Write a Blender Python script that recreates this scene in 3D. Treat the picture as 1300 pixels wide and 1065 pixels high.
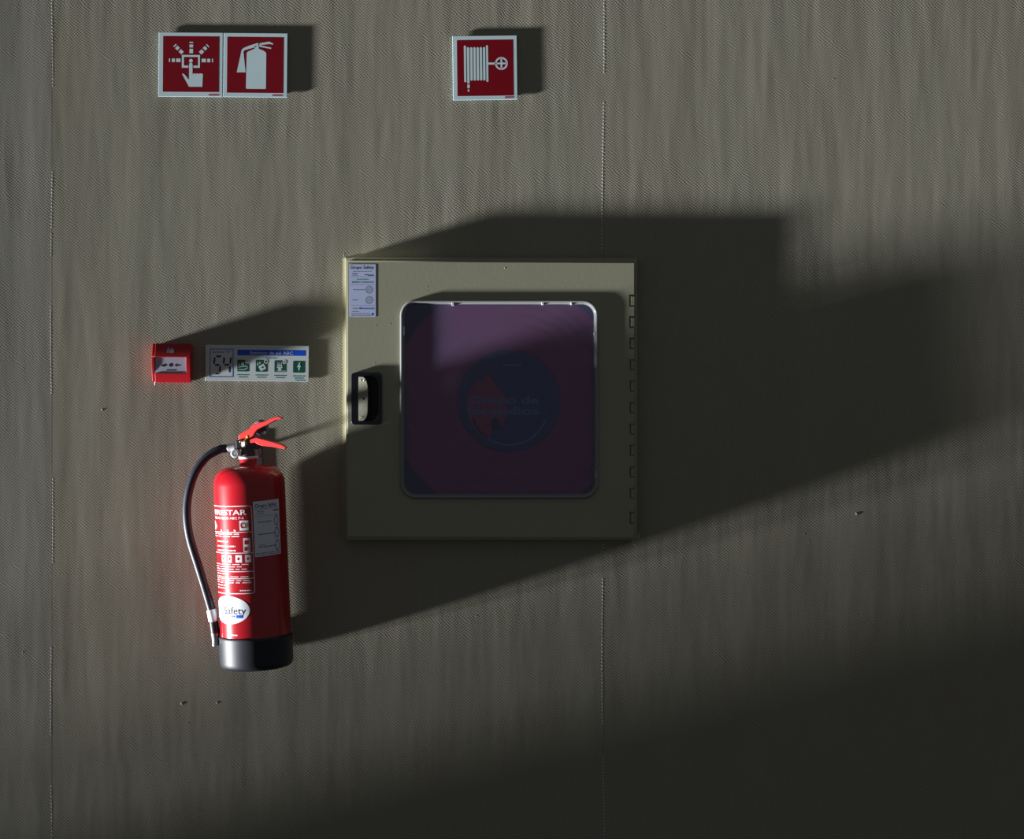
import bpy, bmesh, math, random
from mathutils import Matrix, Vector

for _o in list(bpy.data.objects):
    bpy.data.objects.remove(_o)
scene = bpy.context.scene
COL = scene.collection
R = math.radians
random.seed(7)

# ------------------------------------------------------------------ camera
F, CD, PX, PY = 2000.0, 10.0 / 3.0, 650.0, 487.5      # focal length (px), camera-wall distance (m), principal point
cam_d = bpy.data.cameras.new('camera')
cam = bpy.data.objects.new('camera', cam_d)
COL.objects.link(cam)
cam.location = (0, -CD, 0)
cam.rotation_euler = (R(90), 0, 0)
cam_d.sensor_width = 36.0
cam_d.lens = 36.0 * F / 1300.0
cam_d.shift_y = -(532.5 - PY) / 1300.0
cam_d.clip_start = 0.05
scene.camera = cam

# ------------------------------------------------------------------ world (dim, even room light)
world = bpy.data.worlds.new('world')
scene.world = world
world.use_nodes = True
bg = world.node_tree.nodes['Background']
bg.inputs[0].default_value = (0.90, 0.95, 1.0, 1)
bg.inputs[1].default_value = 0.086

# ------------------------------------------------------------------ raking daylight coming up from the lower level on the left
SRC = Vector((-60.0, -5.45, -19.5))
ld = bpy.data.lights.new('daylight_opening', 'AREA')
ld.shape = 'ELLIPSE'
ld.size = 2.5
ld.size_y = 6.6
ld.energy = 182000
ld.color = (0.96, 0.975, 1.0)
lo = bpy.data.objects.new('daylight_opening', ld)
COL.objects.link(lo)
lo.location = SRC
lo.rotation_euler = (Vector((0, 0, 0)) - SRC).to_track_quat('-Z', 'Y').to_euler()

vs = scene.view_settings
vs.view_transform = 'Standard'
vs.look = 'None'
vs.exposure = 0.0
vs.gamma = 1.0
vs.use_curve_mapping = False


# ------------------------------------------------------------------ helpers: placing
def W(px, py, d=0.0):
    """point of the place at distance d in front of the wall that the photo shows at (px, py)"""
    s = (CD - d) / F
    return Vector(((px - PX) * s, -d, (PY - py) * s))


# ------------------------------------------------------------------ helpers: materials
def mat(name, col, rough=0.5, metal=0.0, var=0.06, scale=40.0, spec=0.5, coat=0.0, bump=0.0, bscale=300.0):
    m = bpy.data.materials.new(name)
    m.use_nodes = True
    nt = m.node_tree
    b = nt.nodes['Principled BSDF']
    b.inputs['Roughness'].default_value = rough
    b.inputs['Metallic'].default_value = metal
    b.inputs['Specular IOR Level'].default_value = spec
    if coat:
        b.inputs['Coat Weight'].default_value = coat
        b.inputs['Coat Roughness'].default_value = 0.08
    tc = nt.nodes.new('ShaderNodeTexCoord')
    nz = nt.nodes.new('ShaderNodeTexNoise')
    nz.inputs['Scale'].default_value = scale
    nz.inputs['Detail'].default_value = 4
    nt.links.new(tc.outputs['Object'], nz.inputs['Vector'])
    mx = nt.nodes.new('ShaderNodeMix')
    mx.data_type = 'RGBA'
    mx.inputs[6].default_value = [c * (1 - var) for c in col] + [1]
    mx.inputs[7].default_value = [min(1, c * (1 + var)) for c in col] + [1]
    nt.links.new(nz.outputs['Fac'], mx.inputs[0])
    nt.links.new(mx.outputs[2], b.inputs['Base Color'])
    if bump:
        n2 = nt.nodes.new('ShaderNodeTexNoise')
        n2.inputs['Scale'].default_value = bscale
        nt.links.new(tc.outputs['Object'], n2.inputs['Vector'])
        bp = nt.nodes.new('ShaderNodeBump')
        bp.inputs['Distance'].default_value = bump
        nt.links.new(n2.outputs['Fac'], bp.inputs['Height'])
        nt.links.new(bp.outputs['Normal'], b.inputs['Normal'])
    return m


def fabric_material(name, tint):
    m = bpy.data.materials.new(name)
    m.use_nodes = True
    nt = m.node_tree
    N, L = nt.nodes, nt.links
    b = N['Principled BSDF']
    b.inputs['Roughness'].default_value = 0.85
    b.inputs['Specular IOR Level'].default_value = 0.15
    geo = N.new('ShaderNodeNewGeometry')
    sep = N.new('ShaderNodeSeparateXYZ')
    L.new(geo.outputs['Position'], sep.inputs[0])

    def math_(op, a, c=None, cc=None):
        n = N.new('ShaderNodeMath')
        n.operation = op
        for i, v in enumerate((a, c, cc)):
            if v is None:
                continue
            if hasattr(v, 'links'):
                L.new(v, n.inputs[i])
            else:
                n.inputs[i].default_value = v
        return n.outputs[0]

    def noise(sx, sz, scale=1.0, detail=3.0, rough=0.5, off=0.0):
        mp = N.new('ShaderNodeMapping')
        mp.inputs['Scale'].default_value = (sx, 1, sz)
        mp.inputs['Location'].default_value = (off, 0, off)
        L.new(geo.outputs['Position'], mp.inputs['Vector'])
        n = N.new('ShaderNodeTexNoise')
        n.inputs['Scale'].default_value = scale
        n.inputs['Detail'].default_value = detail
        n.inputs['Roughness'].default_value = rough
        L.new(mp.outputs[0], n.inputs['Vector'])
        return n.outputs['Fac']

    # weave: threads cross in a fine checker, wobbling a little
    wob = math_('MULTIPLY', noise(30, 30, 1, 2), 0.010)
    kx, kz = 2 * math.pi / 0.0072, 2 * math.pi / 0.0060
    sx = math_('SINE', math_('MULTIPLY', math_('ADD', sep.outputs['X'], wob), kx))
    sz = math_('SINE', math_('MULTIPLY', math_('ADD', sep.outputs['Z'], wob), kz))
    weave = math_('MULTIPLY', sx, sz)
    slub = noise(260, 12, 1, 3, 0.6)               # vertical threads
    slub2 = noise(420, 60, 1, 2, 0.6, 3.1)
    big = noise(9, 1.6, 1, 3, 0.55, 1.7)          # sagging of the cloth
    # colour
    ramp = N.new('ShaderNodeMix')
    ramp.data_type = 'RGBA'
    ramp.inputs[6].default_value = (0.290 * tint[0], 0.263 * tint[1], 0.200 * tint[2], 1)
    ramp.inputs[7].default_value = (0.320 * tint[0], 0.311 * tint[1], 0.252 * tint[2], 1)
    cn = noise(5, 2.2, 1, 4, 0.6, 5.0)
    L.new(cn, ramp.inputs[0])
    fac = math_('ADD', 1.0, math_('MULTIPLY', math_('MULTIPLY', weave, math_('MULTIPLY', slub2, 2.0)), 0.32))
    fac = math_('ADD', fac, math_('MULTIPLY', math_('SUBTRACT', slub, 0.5), 0.16))
    mul = N.new('ShaderNodeMix')
    mul.data_type = 'RGBA'
    mul.blend_type = 'MULTIPLY'
    mul.inputs[0].default_value = 1.0
    L.new(ramp.outputs[2], mul.inputs[6])
    comb = N.new('ShaderNodeCombineXYZ')
    for i in range(3):
        L.new(fac, comb.inputs[i])
    L.new(comb.outputs[0], mul.inputs[7])
    L.new(mul.outputs[2], b.inputs['Base Color'])
    # relief (metres)
    h = math_('MULTIPLY', weave, 0.00011)
    h = math_('ADD', h, math_('MULTIPLY', slub, 0.00006))
    h = math_('ADD', h, math_('MULTIPLY', slub2, 0.00003))
    h = math_('ADD', h, math_('MULTIPLY', big, 0.0026))
    bp = N.new('ShaderNodeBump')
    bp.inputs['Distance'].default_value = 1.0
    bp.inputs['Strength'].default_value = 1.0
    L.new(h, bp.inputs['Height'])
    L.new(bp.outputs['Normal'], b.inputs['Normal'])
    return m


M = {}
M['fabric'] = fabric_material('wall_fabric', (1, 1, 1))
M['fabric_grey'] = fabric_material('wall_fabric_grey', (0.96, 0.98, 1.04))
M['plaster'] = mat('plaster', (0.32, 0.31, 0.27), 0.9)
M['floor'] = mat('floor_stone', (0.10, 0.10, 0.095), 0.6)
M['thread'] = mat('white_thread', (0.85, 0.83, 0.78), 0.7)
M['thread_dark'] = mat('seam_crease', (0.16, 0.155, 0.125), 0.9)
M['sign_white'] = mat('sign_white', (0.60, 0.76, 0.80), 0.45, var=0.04)
M['sign_red'] = mat('sign_red', (0.20, 0.0006, 0.008), 0.6, var=0.06, spec=0.15)
M['sign_maker'] = mat('sign_maker_print', (0.42, 0.09, 0.16), 0.5)
M['info_white'] = mat('info_white', (0.60, 0.66, 0.68), 0.45, var=0.04)
M['blue'] = mat('print_blue', (0.0, 0.075, 0.60), 0.4)
M['blue_line'] = mat('print_line_blue', (0.02, 0.14, 0.45), 0.4)
M['cyan'] = mat('print_cyan', (0.05, 0.30, 0.50), 0.4)
M['green'] = mat('print_green', (0.0, 0.085, 0.05), 0.4)
M['green_text'] = mat('print_green_text', (0.05, 0.20, 0.17), 0.4)
M['black'] = mat('print_black', (0.012, 0.012, 0.02), 0.5)
M['grey_print'] = mat('print_grey', (0.13, 0.15, 0.24), 0.5)
M['dial_print'] = mat('print_dial', (0.30, 0.34, 0.48), 0.5)
M['navy_print'] = mat('print_navy', (0.03, 0.05, 0.28), 0.5)
M['white_print'] = mat('print_white', (0.80, 0.80, 0.82), 0.45)
M['sticker'] = mat('sticker_paper', (0.50, 0.57, 0.82), 0.5, var=0.05)
M['sticker_fe'] = mat('sticker_paper_plain', (0.84, 0.86, 0.99), 0.5, var=0.05)
M['oval'] = mat('oval_sticker', (0.80, 0.84, 0.90), 0.6, spec=0.15)
M['oval_text'] = mat('oval_lettering_print', (0.03, 0.035, 0.06), 0.7, spec=0.1)
M['sealant'] = mat('sealant_glow_yellow', (0.30, 0.28, 0.165), 0.5, var=0.08, bump=0.0002, bscale=160)
M['olive'] = mat('olive_paint', (0.335, 0.335, 0.235), 0.42, var=0.05, scale=15, bump=0.00006, bscale=120)
M['olive_dark'] = mat('cabinet_inside', (0.05, 0.05, 0.06), 0.7)
M['gap'] = mat('hinge_gap', (0.02, 0.02, 0.012), 0.8)
M['bezel'] = mat('black_plastic', (0.006, 0.008, 0.016), 0.22, spec=0.6)
M['cup'] = mat('black_recess', (0.004, 0.004, 0.006), 0.5)
M['paddle'] = mat('pale_metal', (0.30, 0.295, 0.22), 0.45, metal=0.15, var=0.12, scale=90)
M['fe_red'] = mat('extinguisher_red', (0.45, 0.0075, 0.016), 0.24, var=0.03, coat=0.3)
M['lever_red'] = mat('lever_red', (0.62, 0.030, 0.030), 0.35, var=0.04)
M['boot'] = mat('black_rubber', (0.017, 0.019, 0.030), 0.48)
M['hose'] = mat('black_hose', (0.018, 0.021, 0.036), 0.46)
M['chrome'] = mat('steel', (0.62, 0.62, 0.64), 0.30, metal=0.9, var=0.08)
M['alu'] = mat('aluminium', (0.78, 0.78, 0.80), 0.45, metal=0.15, var=0.06)
M['dark_metal'] = mat('dark_metal', (0.09, 0.085, 0.09), 0.4, metal=0.6)
M['grey_plastic'] = mat('grey_plastic', (0.12, 0.12, 0.14), 0.45)
M['yellow'] = mat('yellow_seal', (0.80, 0.42, 0.01), 0.5)
M['pin_red'] = mat('pin_ring_red', (0.25, 0.004, 0.01), 0.4)
M['call_red'] = mat('call_point_red', (0.40, 0.0045, 0.012), 0.35, var=0.04)
M['call_panel'] = mat('call_panel', (0.40, 0.39, 0.50), 0.45, var=0.05)
M['reel_red'] = mat('reel_red', (0.62, 0.012, 0.085), 0.45, var=0.08)
M['reel_blue'] = mat('reel_hub_blue', (0.030, 0.060, 0.14), 0.5)
M['reel_text'] = mat('reel_text_blue', (0.30, 0.38, 0.60), 0.5)
M['reel_flame'] = mat('reel_flame_red', (0.85, 0.03, 0.03), 0.5)
M['reel_hose'] = mat('reel_hose_red', (0.24, 0.008, 0.02), 0.6)


def pane_material():
    m = bpy.data.materials.new('clear_acrylic_dusty')
    m.use_nodes = True
    nt = m.node_tree
    N, L = nt.nodes, nt.links
    N.remove(N['Principled BSDF'])
    out = N['Material Output']
    tr = N.new('ShaderNodeBsdfRefraction')
    tr.inputs['Roughness'].default_value = 0.27
    tr.inputs['IOR'].default_value = 1.3
    tr.inputs[0].default_value = (0.86, 0.88, 0.98, 1)
    df = N.new('ShaderNodeBsdfDiffuse')
    df.inputs[0].default_value = (0.52, 0.53, 0.93, 1)
    gl = N.new('ShaderNodeBsdfGlossy')
    gl.inputs['Roughness'].default_value = 0.08
    tc = N.new('ShaderNodeTexCoord')
    nz = N.new('ShaderNodeTexNoise')
    nz.inputs['Scale'].default_value = 9
    nz.inputs['Detail'].default_value = 3
    L.new(tc.outputs['Object'], nz.inputs['Vector'])
    mr = N.new('ShaderNodeMapRange')
    mr.inputs['To Min'].default_value = 0.11
    mr.inputs['To Max'].default_value = 0.15
    L.new(nz.outputs['Fac'], mr.inputs['Value'])
    m1 = N.new('ShaderNodeMixShader')
    L.new(mr.outputs[0], m1.inputs[0])
    L.new(tr.outputs[0], m1.inputs[1])
    L.new(df.outputs[0], m1.inputs[2])
    lw = N.new('ShaderNodeFresnel')
    lw.inputs['IOR'].default_value = 1.45
    m2 = N.new('ShaderNodeMixShader')
    L.new(lw.outputs[0], m2.inputs[0])
    L.new(m1.outputs[0], m2.inputs[1])
    L.new(gl.outputs[0], m2.inputs[2])
    L.new(m2.outputs[0], out.inputs[0])
    return m


M['pane'] = pane_material()


def rim_material():
    m = mat('clear_plastic_rim', (0.30, 0.31, 0.31), 0.12, var=0.05, spec=0.8)
    m.node_tree.nodes['Principled BSDF'].inputs['Transmission Weight'].default_value = 0.25
    return m


M['rim'] = rim_material()


# ------------------------------------------------------------------ helpers: objects
def link(name, bm, m, parent=None, smooth=None):
    me = bpy.data.meshes.new(name)
    bmesh.ops.recalc_face_normals(bm, faces=bm.faces[:])
    bm.to_mesh(me)
    bm.free()
    me.materials.append(M[m] if isinstance(m, str) else m)
    if smooth is not None:
        for p in me.polygons:
            p.use_smooth = True
        me.set_sharp_from_angle(angle=R(smooth))
    o = bpy.data.objects.new(name, me)
    COL.objects.link(o)
    o.parent = parent
    return o


def link_flat(name, bm, m, parent=None):
    """flat print: normals turned towards the viewer's side (-y), no recalculation"""
    for f in bm.faces:
        f.normal_update()
        if f.normal.y > 0:
            f.normal_flip()
    me = bpy.data.meshes.new(name)
    bm.to_mesh(me)
    bm.free()
    me.materials.append(M[m])
    o = bpy.data.objects.new(name, me)
    COL.objects.link(o)
    o.parent = parent
    return o


def thing(name, label, cat, loc, roty=0.0, group=None):
    o = bpy.data.objects.new(name, None)
    COL.objects.link(o)
    o.empty_display_size = 0.05
    o.location = loc
    o.rotation_euler = (0, roty, 0)
    o['label'] = label
    o['category'] = cat
    if group:
        o['group'] = group
    return o


def struct(o):
    o['kind'] = 'structure'
    return o


# ------------------------------------------------------------------ helpers: solids
def box(bm, x0, x1, y0, y1, z0, z1, bev=0.0, seg=2):
    r = bmesh.ops.create_cube(bm, size=1.0)
    vs_ = r['verts']
    for v in vs_:
        v.co = Vector(((x0 + x1) / 2 + v.co.x * (x1 - x0), (y0 + y1) / 2 + v.co.y * (y1 - y0), (z0 + z1) / 2 + v.co.z * (z1 - z0)))
    if bev:
        es = list({e for v in vs_ for e in v.link_edges})
        bmesh.ops.bevel(bm, geom=es, offset=bev, segments=seg, profile=0.5, affect='EDGES')
    return bm


def prism(bm, pts, y0, y1, bev=0.0, seg=2):
    """outline in (x, z), solid between y0 and y1"""
    b2 = bmesh.new()
    vv = [b2.verts.new((p[0], y0, p[1])) for p in pts]
    f = b2.faces.new(vv)
    r = bmesh.ops.extrude_face_region(b2, geom=[f])
    for v in r['geom']:
        if isinstance(v, bmesh.types.BMVert):
            v.co.y = y1
    bmesh.ops.recalc_face_normals(b2, faces=b2.faces[:])
    if bev:
        bmesh.ops.bevel(b2, geom=b2.edges[:], offset=bev, segments=seg, profile=0.5, affect='EDGES', clamp_overlap=True)
    merge(bm, b2)


def merge(bm, b2):
    me = bpy.data.meshes.new('tmp')
    b2.to_mesh(me)
    b2.free()
    bm.from_mesh(me)
    bpy.data.meshes.remove(me)


def lathe(bm, prof, n=64, mtx=None):
    """profile of (r, z) turned about z"""
    rings = []
    for r, z in prof:
        if r < 1e-6:
            rings.append([bm.verts.new((0, 0, z))])
        else:
            rings.append([bm.verts.new((r * math.cos(2 * math.pi * i / n), r * math.sin(2 * math.pi * i / n), z)) for i in range(n)])
    for a, b in zip(rings[:-1], rings[1:]):
        for i in range(n):
            j = (i + 1) % n
            if len(a) == 1 and len(b) == 1:
                continue
            if len(a) == 1:
                bm.faces.new((a[0], b[i], b[j]))
            elif len(b) == 1:
                bm.faces.new((a[i], a[j], b[0]))
            else:
                bm.faces.new((a[i], a[j], b[j], b[i]))
    if mtx is not None:
        for ring in rings:
            for v in ring:
                v.co = mtx @ v.co
    return bm


def along(p0, p1):
    """matrix that lays a lathe's z axis from p0 towards p1"""
    d = (Vector(p1) - Vector(p0))
    return Matrix.Translation(Vector(p0)) @ d.to_track_quat('Z', 'Y').to_matrix().to_4x4()


def rod(bm, p0, p1, r, n=16, bev=None):
    h = (Vector(p1) - Vector(p0)).length
    b = r * 0.18 if bev is None else bev
    lathe(bm, [(0, 0), (r - b, 0), (r, b), (r, h - b), (r - b, h), (0, h)], n, along(p0, p1))
    return bm


def spline(pts, per=10):
    pts = [Vector(p) for p in pts]
    P = [2 * pts[0] - pts[1]] + pts + [2 * pts[-1] - pts[-2]]
    out = []
    for i in range(1, len(P) - 2):
        a, b, c, d = P[i - 1:i + 3]
        for k in range(per):
            t = k / per
            out.append(0.5 * ((2 * b) + (-a + c) * t + (2 * a - 5 * b + 4 * c - d) * t * t + (-a + 3 * b - 3 * c + d) * t ** 3))
    out.append(pts[-1])
    return out


def tube(bm, pts, r, n=14, closed=False):
    rings = []
    up = Vector((0, 1, 0.013)).normalized()
    m = len(pts)
    for i, p in enumerate(pts):
        if closed:
            t = (pts[(i + 1) % m] - pts[i - 1]).normalized()
        else:
            t = (pts[min(i + 1, m - 1)] - pts[max(i - 1, 0)]).normalized()
        u = (up - t * up.dot(t)).normalized()
        w = t.cross(u)
        rings.append([bm.verts.new(p + (u * math.cos(2 * math.pi * k / n) + w * math.sin(2 * math.pi * k / n)) * r) for k in range(n)])
    for i in range(m if closed else m - 1):
        a, b = rings[i], rings[(i + 1) % m]
        for k in range(n):
            j = (k + 1) % n
            bm.faces.new((a[k], a[j], b[j], b[k]))
    if not closed:
        bm.faces.new(rings[0][::-1])
        bm.faces.new(rings[-1])
    return bm


def rrect(x0, x1, z0, z1, r, n=8):
    pts = []
    for cx, cz, a0 in ((x1 - r, z1 - r, 0), (x0 + r, z1 - r, 90), (x0 + r, z0 + r, 180), (x1 - r, z0 + r, 270)):
        for k in range(n + 1):
            a = R(a0 + 90 * k / n)
            pts.append((cx + r * math.cos(a), cz + r * math.sin(a)))
    return pts


def sheet(bm, outer, holes, y0, y1, bev=0.0):
    """solid sheet with holes, outline in (x, z): a filled 2D curve turned into a mesh"""
    cu = bpy.data.curves.new('tmp', 'CURVE')
    cu.dimensions = '2D'
    cu.fill_mode = 'BOTH'
    for lp in [outer] + holes:
        sp = cu.splines.new('POLY')
        sp.points.add(len(lp) - 1)
        for p, q in zip(sp.points, lp):
            p.co = (q[0], q[1], 0, 1)
        sp.use_cyclic_u = True
    t = abs(y1 - y0)
    cu.extrude = t / 2 - bev
    cu.bevel_depth = bev
    cu.bevel_resolution = 2
    cu.offset = -bev
    o = bpy.data.objects.new('tmp', cu)
    COL.objects.link(o)
    dg = bpy.context.evaluated_depsgraph_get()
    me = bpy.data.meshes.new_from_object(o.evaluated_get(dg))
    me.transform(Matrix(((1, 0, 0, 0), (0, 0, -1, (y0 + y1) / 2), (0, 1, 0, 0), (0, 0, 0, 1))))
    b2 = bmesh.new()
    b2.from_mesh(me)
    bmesh.ops.remove_doubles(b2, verts=b2.verts[:], dist=1e-6)
    merge(bm, b2)
    bpy.data.objects.remove(o)
    bpy.data.curves.remove(cu)
    bpy.data.meshes.remove(me)
    return bm


# ------------------------------------------------------------------ helpers: flat print
class Ink:
    """flat print drawn in photo-like units (x right, y down) and laid on a surface by a mapping (x, y) -> point"""

    def __init__(self, fn):
        self.bm = bmesh.new()
        self.fn = fn

    def poly(self, pts):
        f = self.bm.faces.new([self.bm.verts.new((p[0], p[1], 0)) for p in pts])
        if len(pts) > 4:
            bmesh.ops.triangulate(self.bm, faces=[f])
        return self

    def rect(self, x0, y0, x1, y1):
        return self.poly([(x0, y0), (x1, y0), (x1, y1), (x0, y1)])

    def rrect(self, x0, y0, x1, y1, r):
        return self.poly(rrect(x0, x1, y0, y1, r, 5))

    def quad(self, cx, cy, w, h, a):
        c, s = math.cos(R(a)), math.sin(R(a))
        return self.poly([(cx + u * w / 2 * c - v * h / 2 * s, cy + u * w / 2 * s + v * h / 2 * c) for u, v in ((-1, -1), (1, -1), (1, 1), (-1, 1))])

    def disc(self, cx, cy, rx, ry=None, n=28):
        ry = ry or rx
        return self.poly([(cx + rx * math.cos(2 * math.pi * i / n), cy + ry * math.sin(2 * math.pi * i / n)) for i in range(n)])

    def line(self, pts, w, closed=False):
        """stroke through points with mitred corners"""
        m = len(pts)
        P = [Vector((p[0], p[1])) for p in pts]
        L, Rr = [], []
        for i in range(m):
            a = P[i - 1] if (closed or i > 0) else P[i]
            b = P[(i + 1) % m] if (closed or i < m - 1) else P[i]
            d0 = (P[i] - a).normalized() if (P[i] - a).length else (b - P[i]).normalized()
            d1 = (b - P[i]).normalized() if (b - P[i]).length else d0
            n0, n1 = Vector((-d0.y, d0.x)), Vector((-d1.y, d1.x))
            n = (n0 + n1).normalized()
            k = w / 2 / max(0.3, n.dot(n0))
            L.append(self.bm.verts.new((P[i].x + n.x * k, P[i].y + n.y * k, 0)))
            Rr.append(self.bm.verts.new((P[i].x - n.x * k, P[i].y - n.y * k, 0)))
        for i in range(m if closed else m - 1):
            j = (i + 1) % m
            self.bm.faces.new((L[i], L[j], Rr[j], Rr[i]))
        return self

    def arc(self, cx, cy, r, a0, a1, w, n=28):
        full = abs(a1 - a0) >= 360
        k = n if full else n + 1
        return self.line([(cx + r * math.cos(R(a0 + (a1 - a0) * i / n)), cy + r * math.sin(R(a0 + (a1 - a0) * i / n))) for i in range(k)], w, full)

    def text(self, s, x0, x1, ybase, cap, bold=0.0):
        """string stretched between x0 and x1, capitals of height cap standing on ybase"""
        cu = bpy.data.curves.new('tmp', 'FONT')
        cu.body = s
        cu.size = 1.0
        cu.offset = bold
        cu.resolution_u = 3
        o = bpy.data.objects.new('tmp', cu)
        COL.objects.link(o)
        dg = bpy.context.evaluated_depsgraph_get()
        me = bpy.data.meshes.new_from_object(o.evaluated_get(dg))
        xs = [v.co.x for v in me.vertices]
        a, b = min(xs), max(xs)
        for v in me.vertices:
            v.co = (x0 + (v.co.x - a) / (b - a) * (x1 - x0), ybase - v.co.y / 0.73 * cap, 0)
        self.bm.from_mesh(me)
        bpy.data.objects.remove(o)
        bpy.data.curves.remove(cu)
        bpy.data.meshes.remove(me)
        return self

    def words(self, x0, x1, y, h, seed=0, lo=0.08, hi=0.22):
        """unreadably small lettering: a broken row of word-long dashes"""
        rr = random.Random(seed)
        w = x1 - x0
        x = x0
        while x < x1 - 0.02 * w:
            e = min(x1, x + rr.uniform(lo, hi) * w)
            self.rect(x, y - h / 2, e, y + h / 2)
            x = e + 0.035 * w
        return self

    def done(self, name, m, parent, curved=0.0):
        bm = self.bm
        if curved:
            for _ in range(5):
                es = [e for e in bm.edges if abs(e.verts[0].co.x - e.verts[1].co.x) > curved]
                if not es:
                    break
                bmesh.ops.triangulate(bm, faces=[f for f in bm.faces if len(f.verts) > 4])
                bmesh.ops.subdivide_edges(bm, edges=es, cuts=1)
        for v in bm.verts:
            v.co = self.fn(v.co.x, v.co.y)
        o = link(name, bm, m, parent, 40) if curved else link_flat(name, bm, m, parent)
        if name.endswith(('small_print', '_marks', '_symbols', 'maker_print', '_caption')):
            o['kind'] = 'stuff'          # lettering too small to pick apart
        return o


def flat(cx, cy, k, y):
    """print units -> plane at local y"""
    return lambda a, b: Vector(((a - cx) * k, y, (cy - b) * k))


# ================================================================== the setting
FLOOR_Z = -2.01
# recess for the hose cabinet
HX0, HX1 = W(452, 0).x, W(797, 0).x
HZ1, HZ0 = W(0, 342).z, W(0, 672).z
X0, X1, Z1 = -4.7, 3.0, 2.2
bm = bmesh.new()
for a in ((X0, HX0, FLOOR_Z, Z1), (HX1, X1, FLOOR_Z, Z1), (HX0, HX1, HZ1, Z1), (HX0, HX1, FLOOR_Z, HZ0)):
    box(bm, a[0], a[1], 0.004, 0.26, a[2], a[3])
box(bm, HX0, HX1, 0.24, 0.26, HZ0, HZ1)
wall = struct(link('wall_back', bm, 'plaster'))
wall['label'] = 'back wall covered with olive grey woven cloth'


def cloth_panel(x0, x1, m):
    bm = bmesh.new()
    rects = [(x0, x1, FLOOR_Z, HZ0), (x0, x1, HZ1, Z1)]
    if x1 < HX0 or x0 > HX1:
        rects = [(x0, x1, FLOOR_Z, Z1)]
    else:
        if x0 < HX0:
            rects.append((x0, HX0, HZ0, HZ1))
        if x1 > HX1:
            rects.append((HX1, x1, HZ0, HZ1))
    for a in rects:
        # slightly thick cloth; edges towards the seams turn in by a millimetre
        box(bm, a[0], a[1], 0.0, 0.004, a[2], a[3])
    return link('fabric_panel', bm, m, wall)


g = 0.0003
seams = [W(66, 0).x, W(766, 0).x, W(1466, 0).x]
cloth_panel(X0, seams[0] - g, 'fabric_grey')
cloth_panel(seams[0] + g, seams[1] - g, 'fabric')
cloth_panel(seams[1] + g, seams[2] - g, 'fabric')
cloth_panel(seams[2] + g, X1, 'fabric')
for i, sx in enumerate(seams):
    bm = bmesh.new()
    zz = W(0, 1090).z
    k = 0
    while zz < W(0, -30).z:
        py = PY - zz * F / CD
        hid = (326 < py < 690 and i == 1)
        sparse = math.sin(py * 0.031 + i) + 0.6 * math.sin(py * 0.083 + 2 * i) < (-0.95 if i else -0.1)
        if not hid and not sparse:
            wob = 0.0022 * math.sin(py * 0.012 + i) - 0.0006
            s = 0.85 if i else 0.7
            box(bm, sx + wob - 0.0010 * s, sx + wob + 0.0010 * s, -0.0004, 0.001, zz - 0.0016, zz + 0.0016, 0.0002, 1)
        zz += 0.0073
        k += 1
    st = link('seam_stitching', bm, 'thread', wall)
    st['kind'] = 'stuff'
# small snags and pin heads in the cloth
for px, py, r in ((1088, 652, .0042), (29, 828, .0022), (231, 893, .004), (276, 892, .003), (1058, 100, .0018), (1021, 678, .002), (1027, 688, .0018), (130, 520, .003), (605, 782, .0018), (238, 918, .0022)):
    bm = bmesh.new()
    p = W(px, py)
    lathe(bm, [(0, r * 0.3), (r * 0.45, r * 0.25), (r * 0.8, r * 0.1), (r, -0.001)], 12, Matrix.Translation(p) @ Matrix.Rotation(R(90), 4, 'X'))
    link('cloth_snag', bm, 'fabric', wall, 60)

bm = bmesh.new()
box(bm, -4.6, X1, -5.0, 0.0, FLOOR_Z - 0.18, FLOOR_Z)  # left edge and height set, out of view, to cut the beam's lower side
struct(link('floor', bm, 'floor'))
bm = bmesh.new()
box(bm, -4.70, -4.6, -0.305, 0.0, FLOOR_Z, Z1)  # unseen column, added to dim the light towards the wall's left end
struct(link('beam_blocker_1', bm, 'plaster'))
bm = bmesh.new()
box(bm, -4.64, -4.60, -2.5, -0.305, FLOOR_Z + 0.15, FLOOR_Z + 0.24, 0.01)  # unseen low rail, added to lay a dim streak across the raking light
struct(link('beam_blocker_2', bm, 'dark_metal'))


# ================================================================== the safety signs
def safety_sign(name, label, zoom, x0, y0, corners, field, rot, depth, draw, maker):
    """corners (left, top, right, bottom), field and drawing in units of the enlarged view"""
    l, t, r, b = corners
    cx, cy = (l + r) / 2, (t + b) / 2
    c = W(x0 + cx / zoom, y0 + cy / zoom, depth)
    root = thing(name, label, 'sign', (c.x, 0, c.z), rot, 'red fire safety signs on the cloth wall')
    k = (CD - depth) / F / zoom
    hw, hh = (r - l) / 2 * k, (b - t) / 2 * k
    bm = bmesh.new()
    box(bm, -hw, hw, -depth, -depth + 0.0022, -hh, hh, 0.0005, 2)
    plate = link('plate', bm, 'sign_white', root)
    bm = bmesh.new()
    box(bm, -hw * 0.9, hw * 0.9, -depth + 0.0022, 0.0, -hh * 0.90, hh * 0.90)
    link('mounting_pad', bm, 'grey_plastic', root)
    i = Ink(flat(cx, cy, k, -depth - 0.00015))
    i.rect(*field).done('red_field', 'sign_red', root)
    i = Ink(flat(cx, cy, k, -depth - 0.0003))
    draw(i)
    i.done('pictogram', 'sign_white', root)
    i = Ink(flat(cx, cy, k, -depth - 0.00015))
    i.words(maker[0], maker[1], maker[2], maker[3], 3, 0.12, 0.2).done('maker_print', 'sign_maker', root)
    return root


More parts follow.
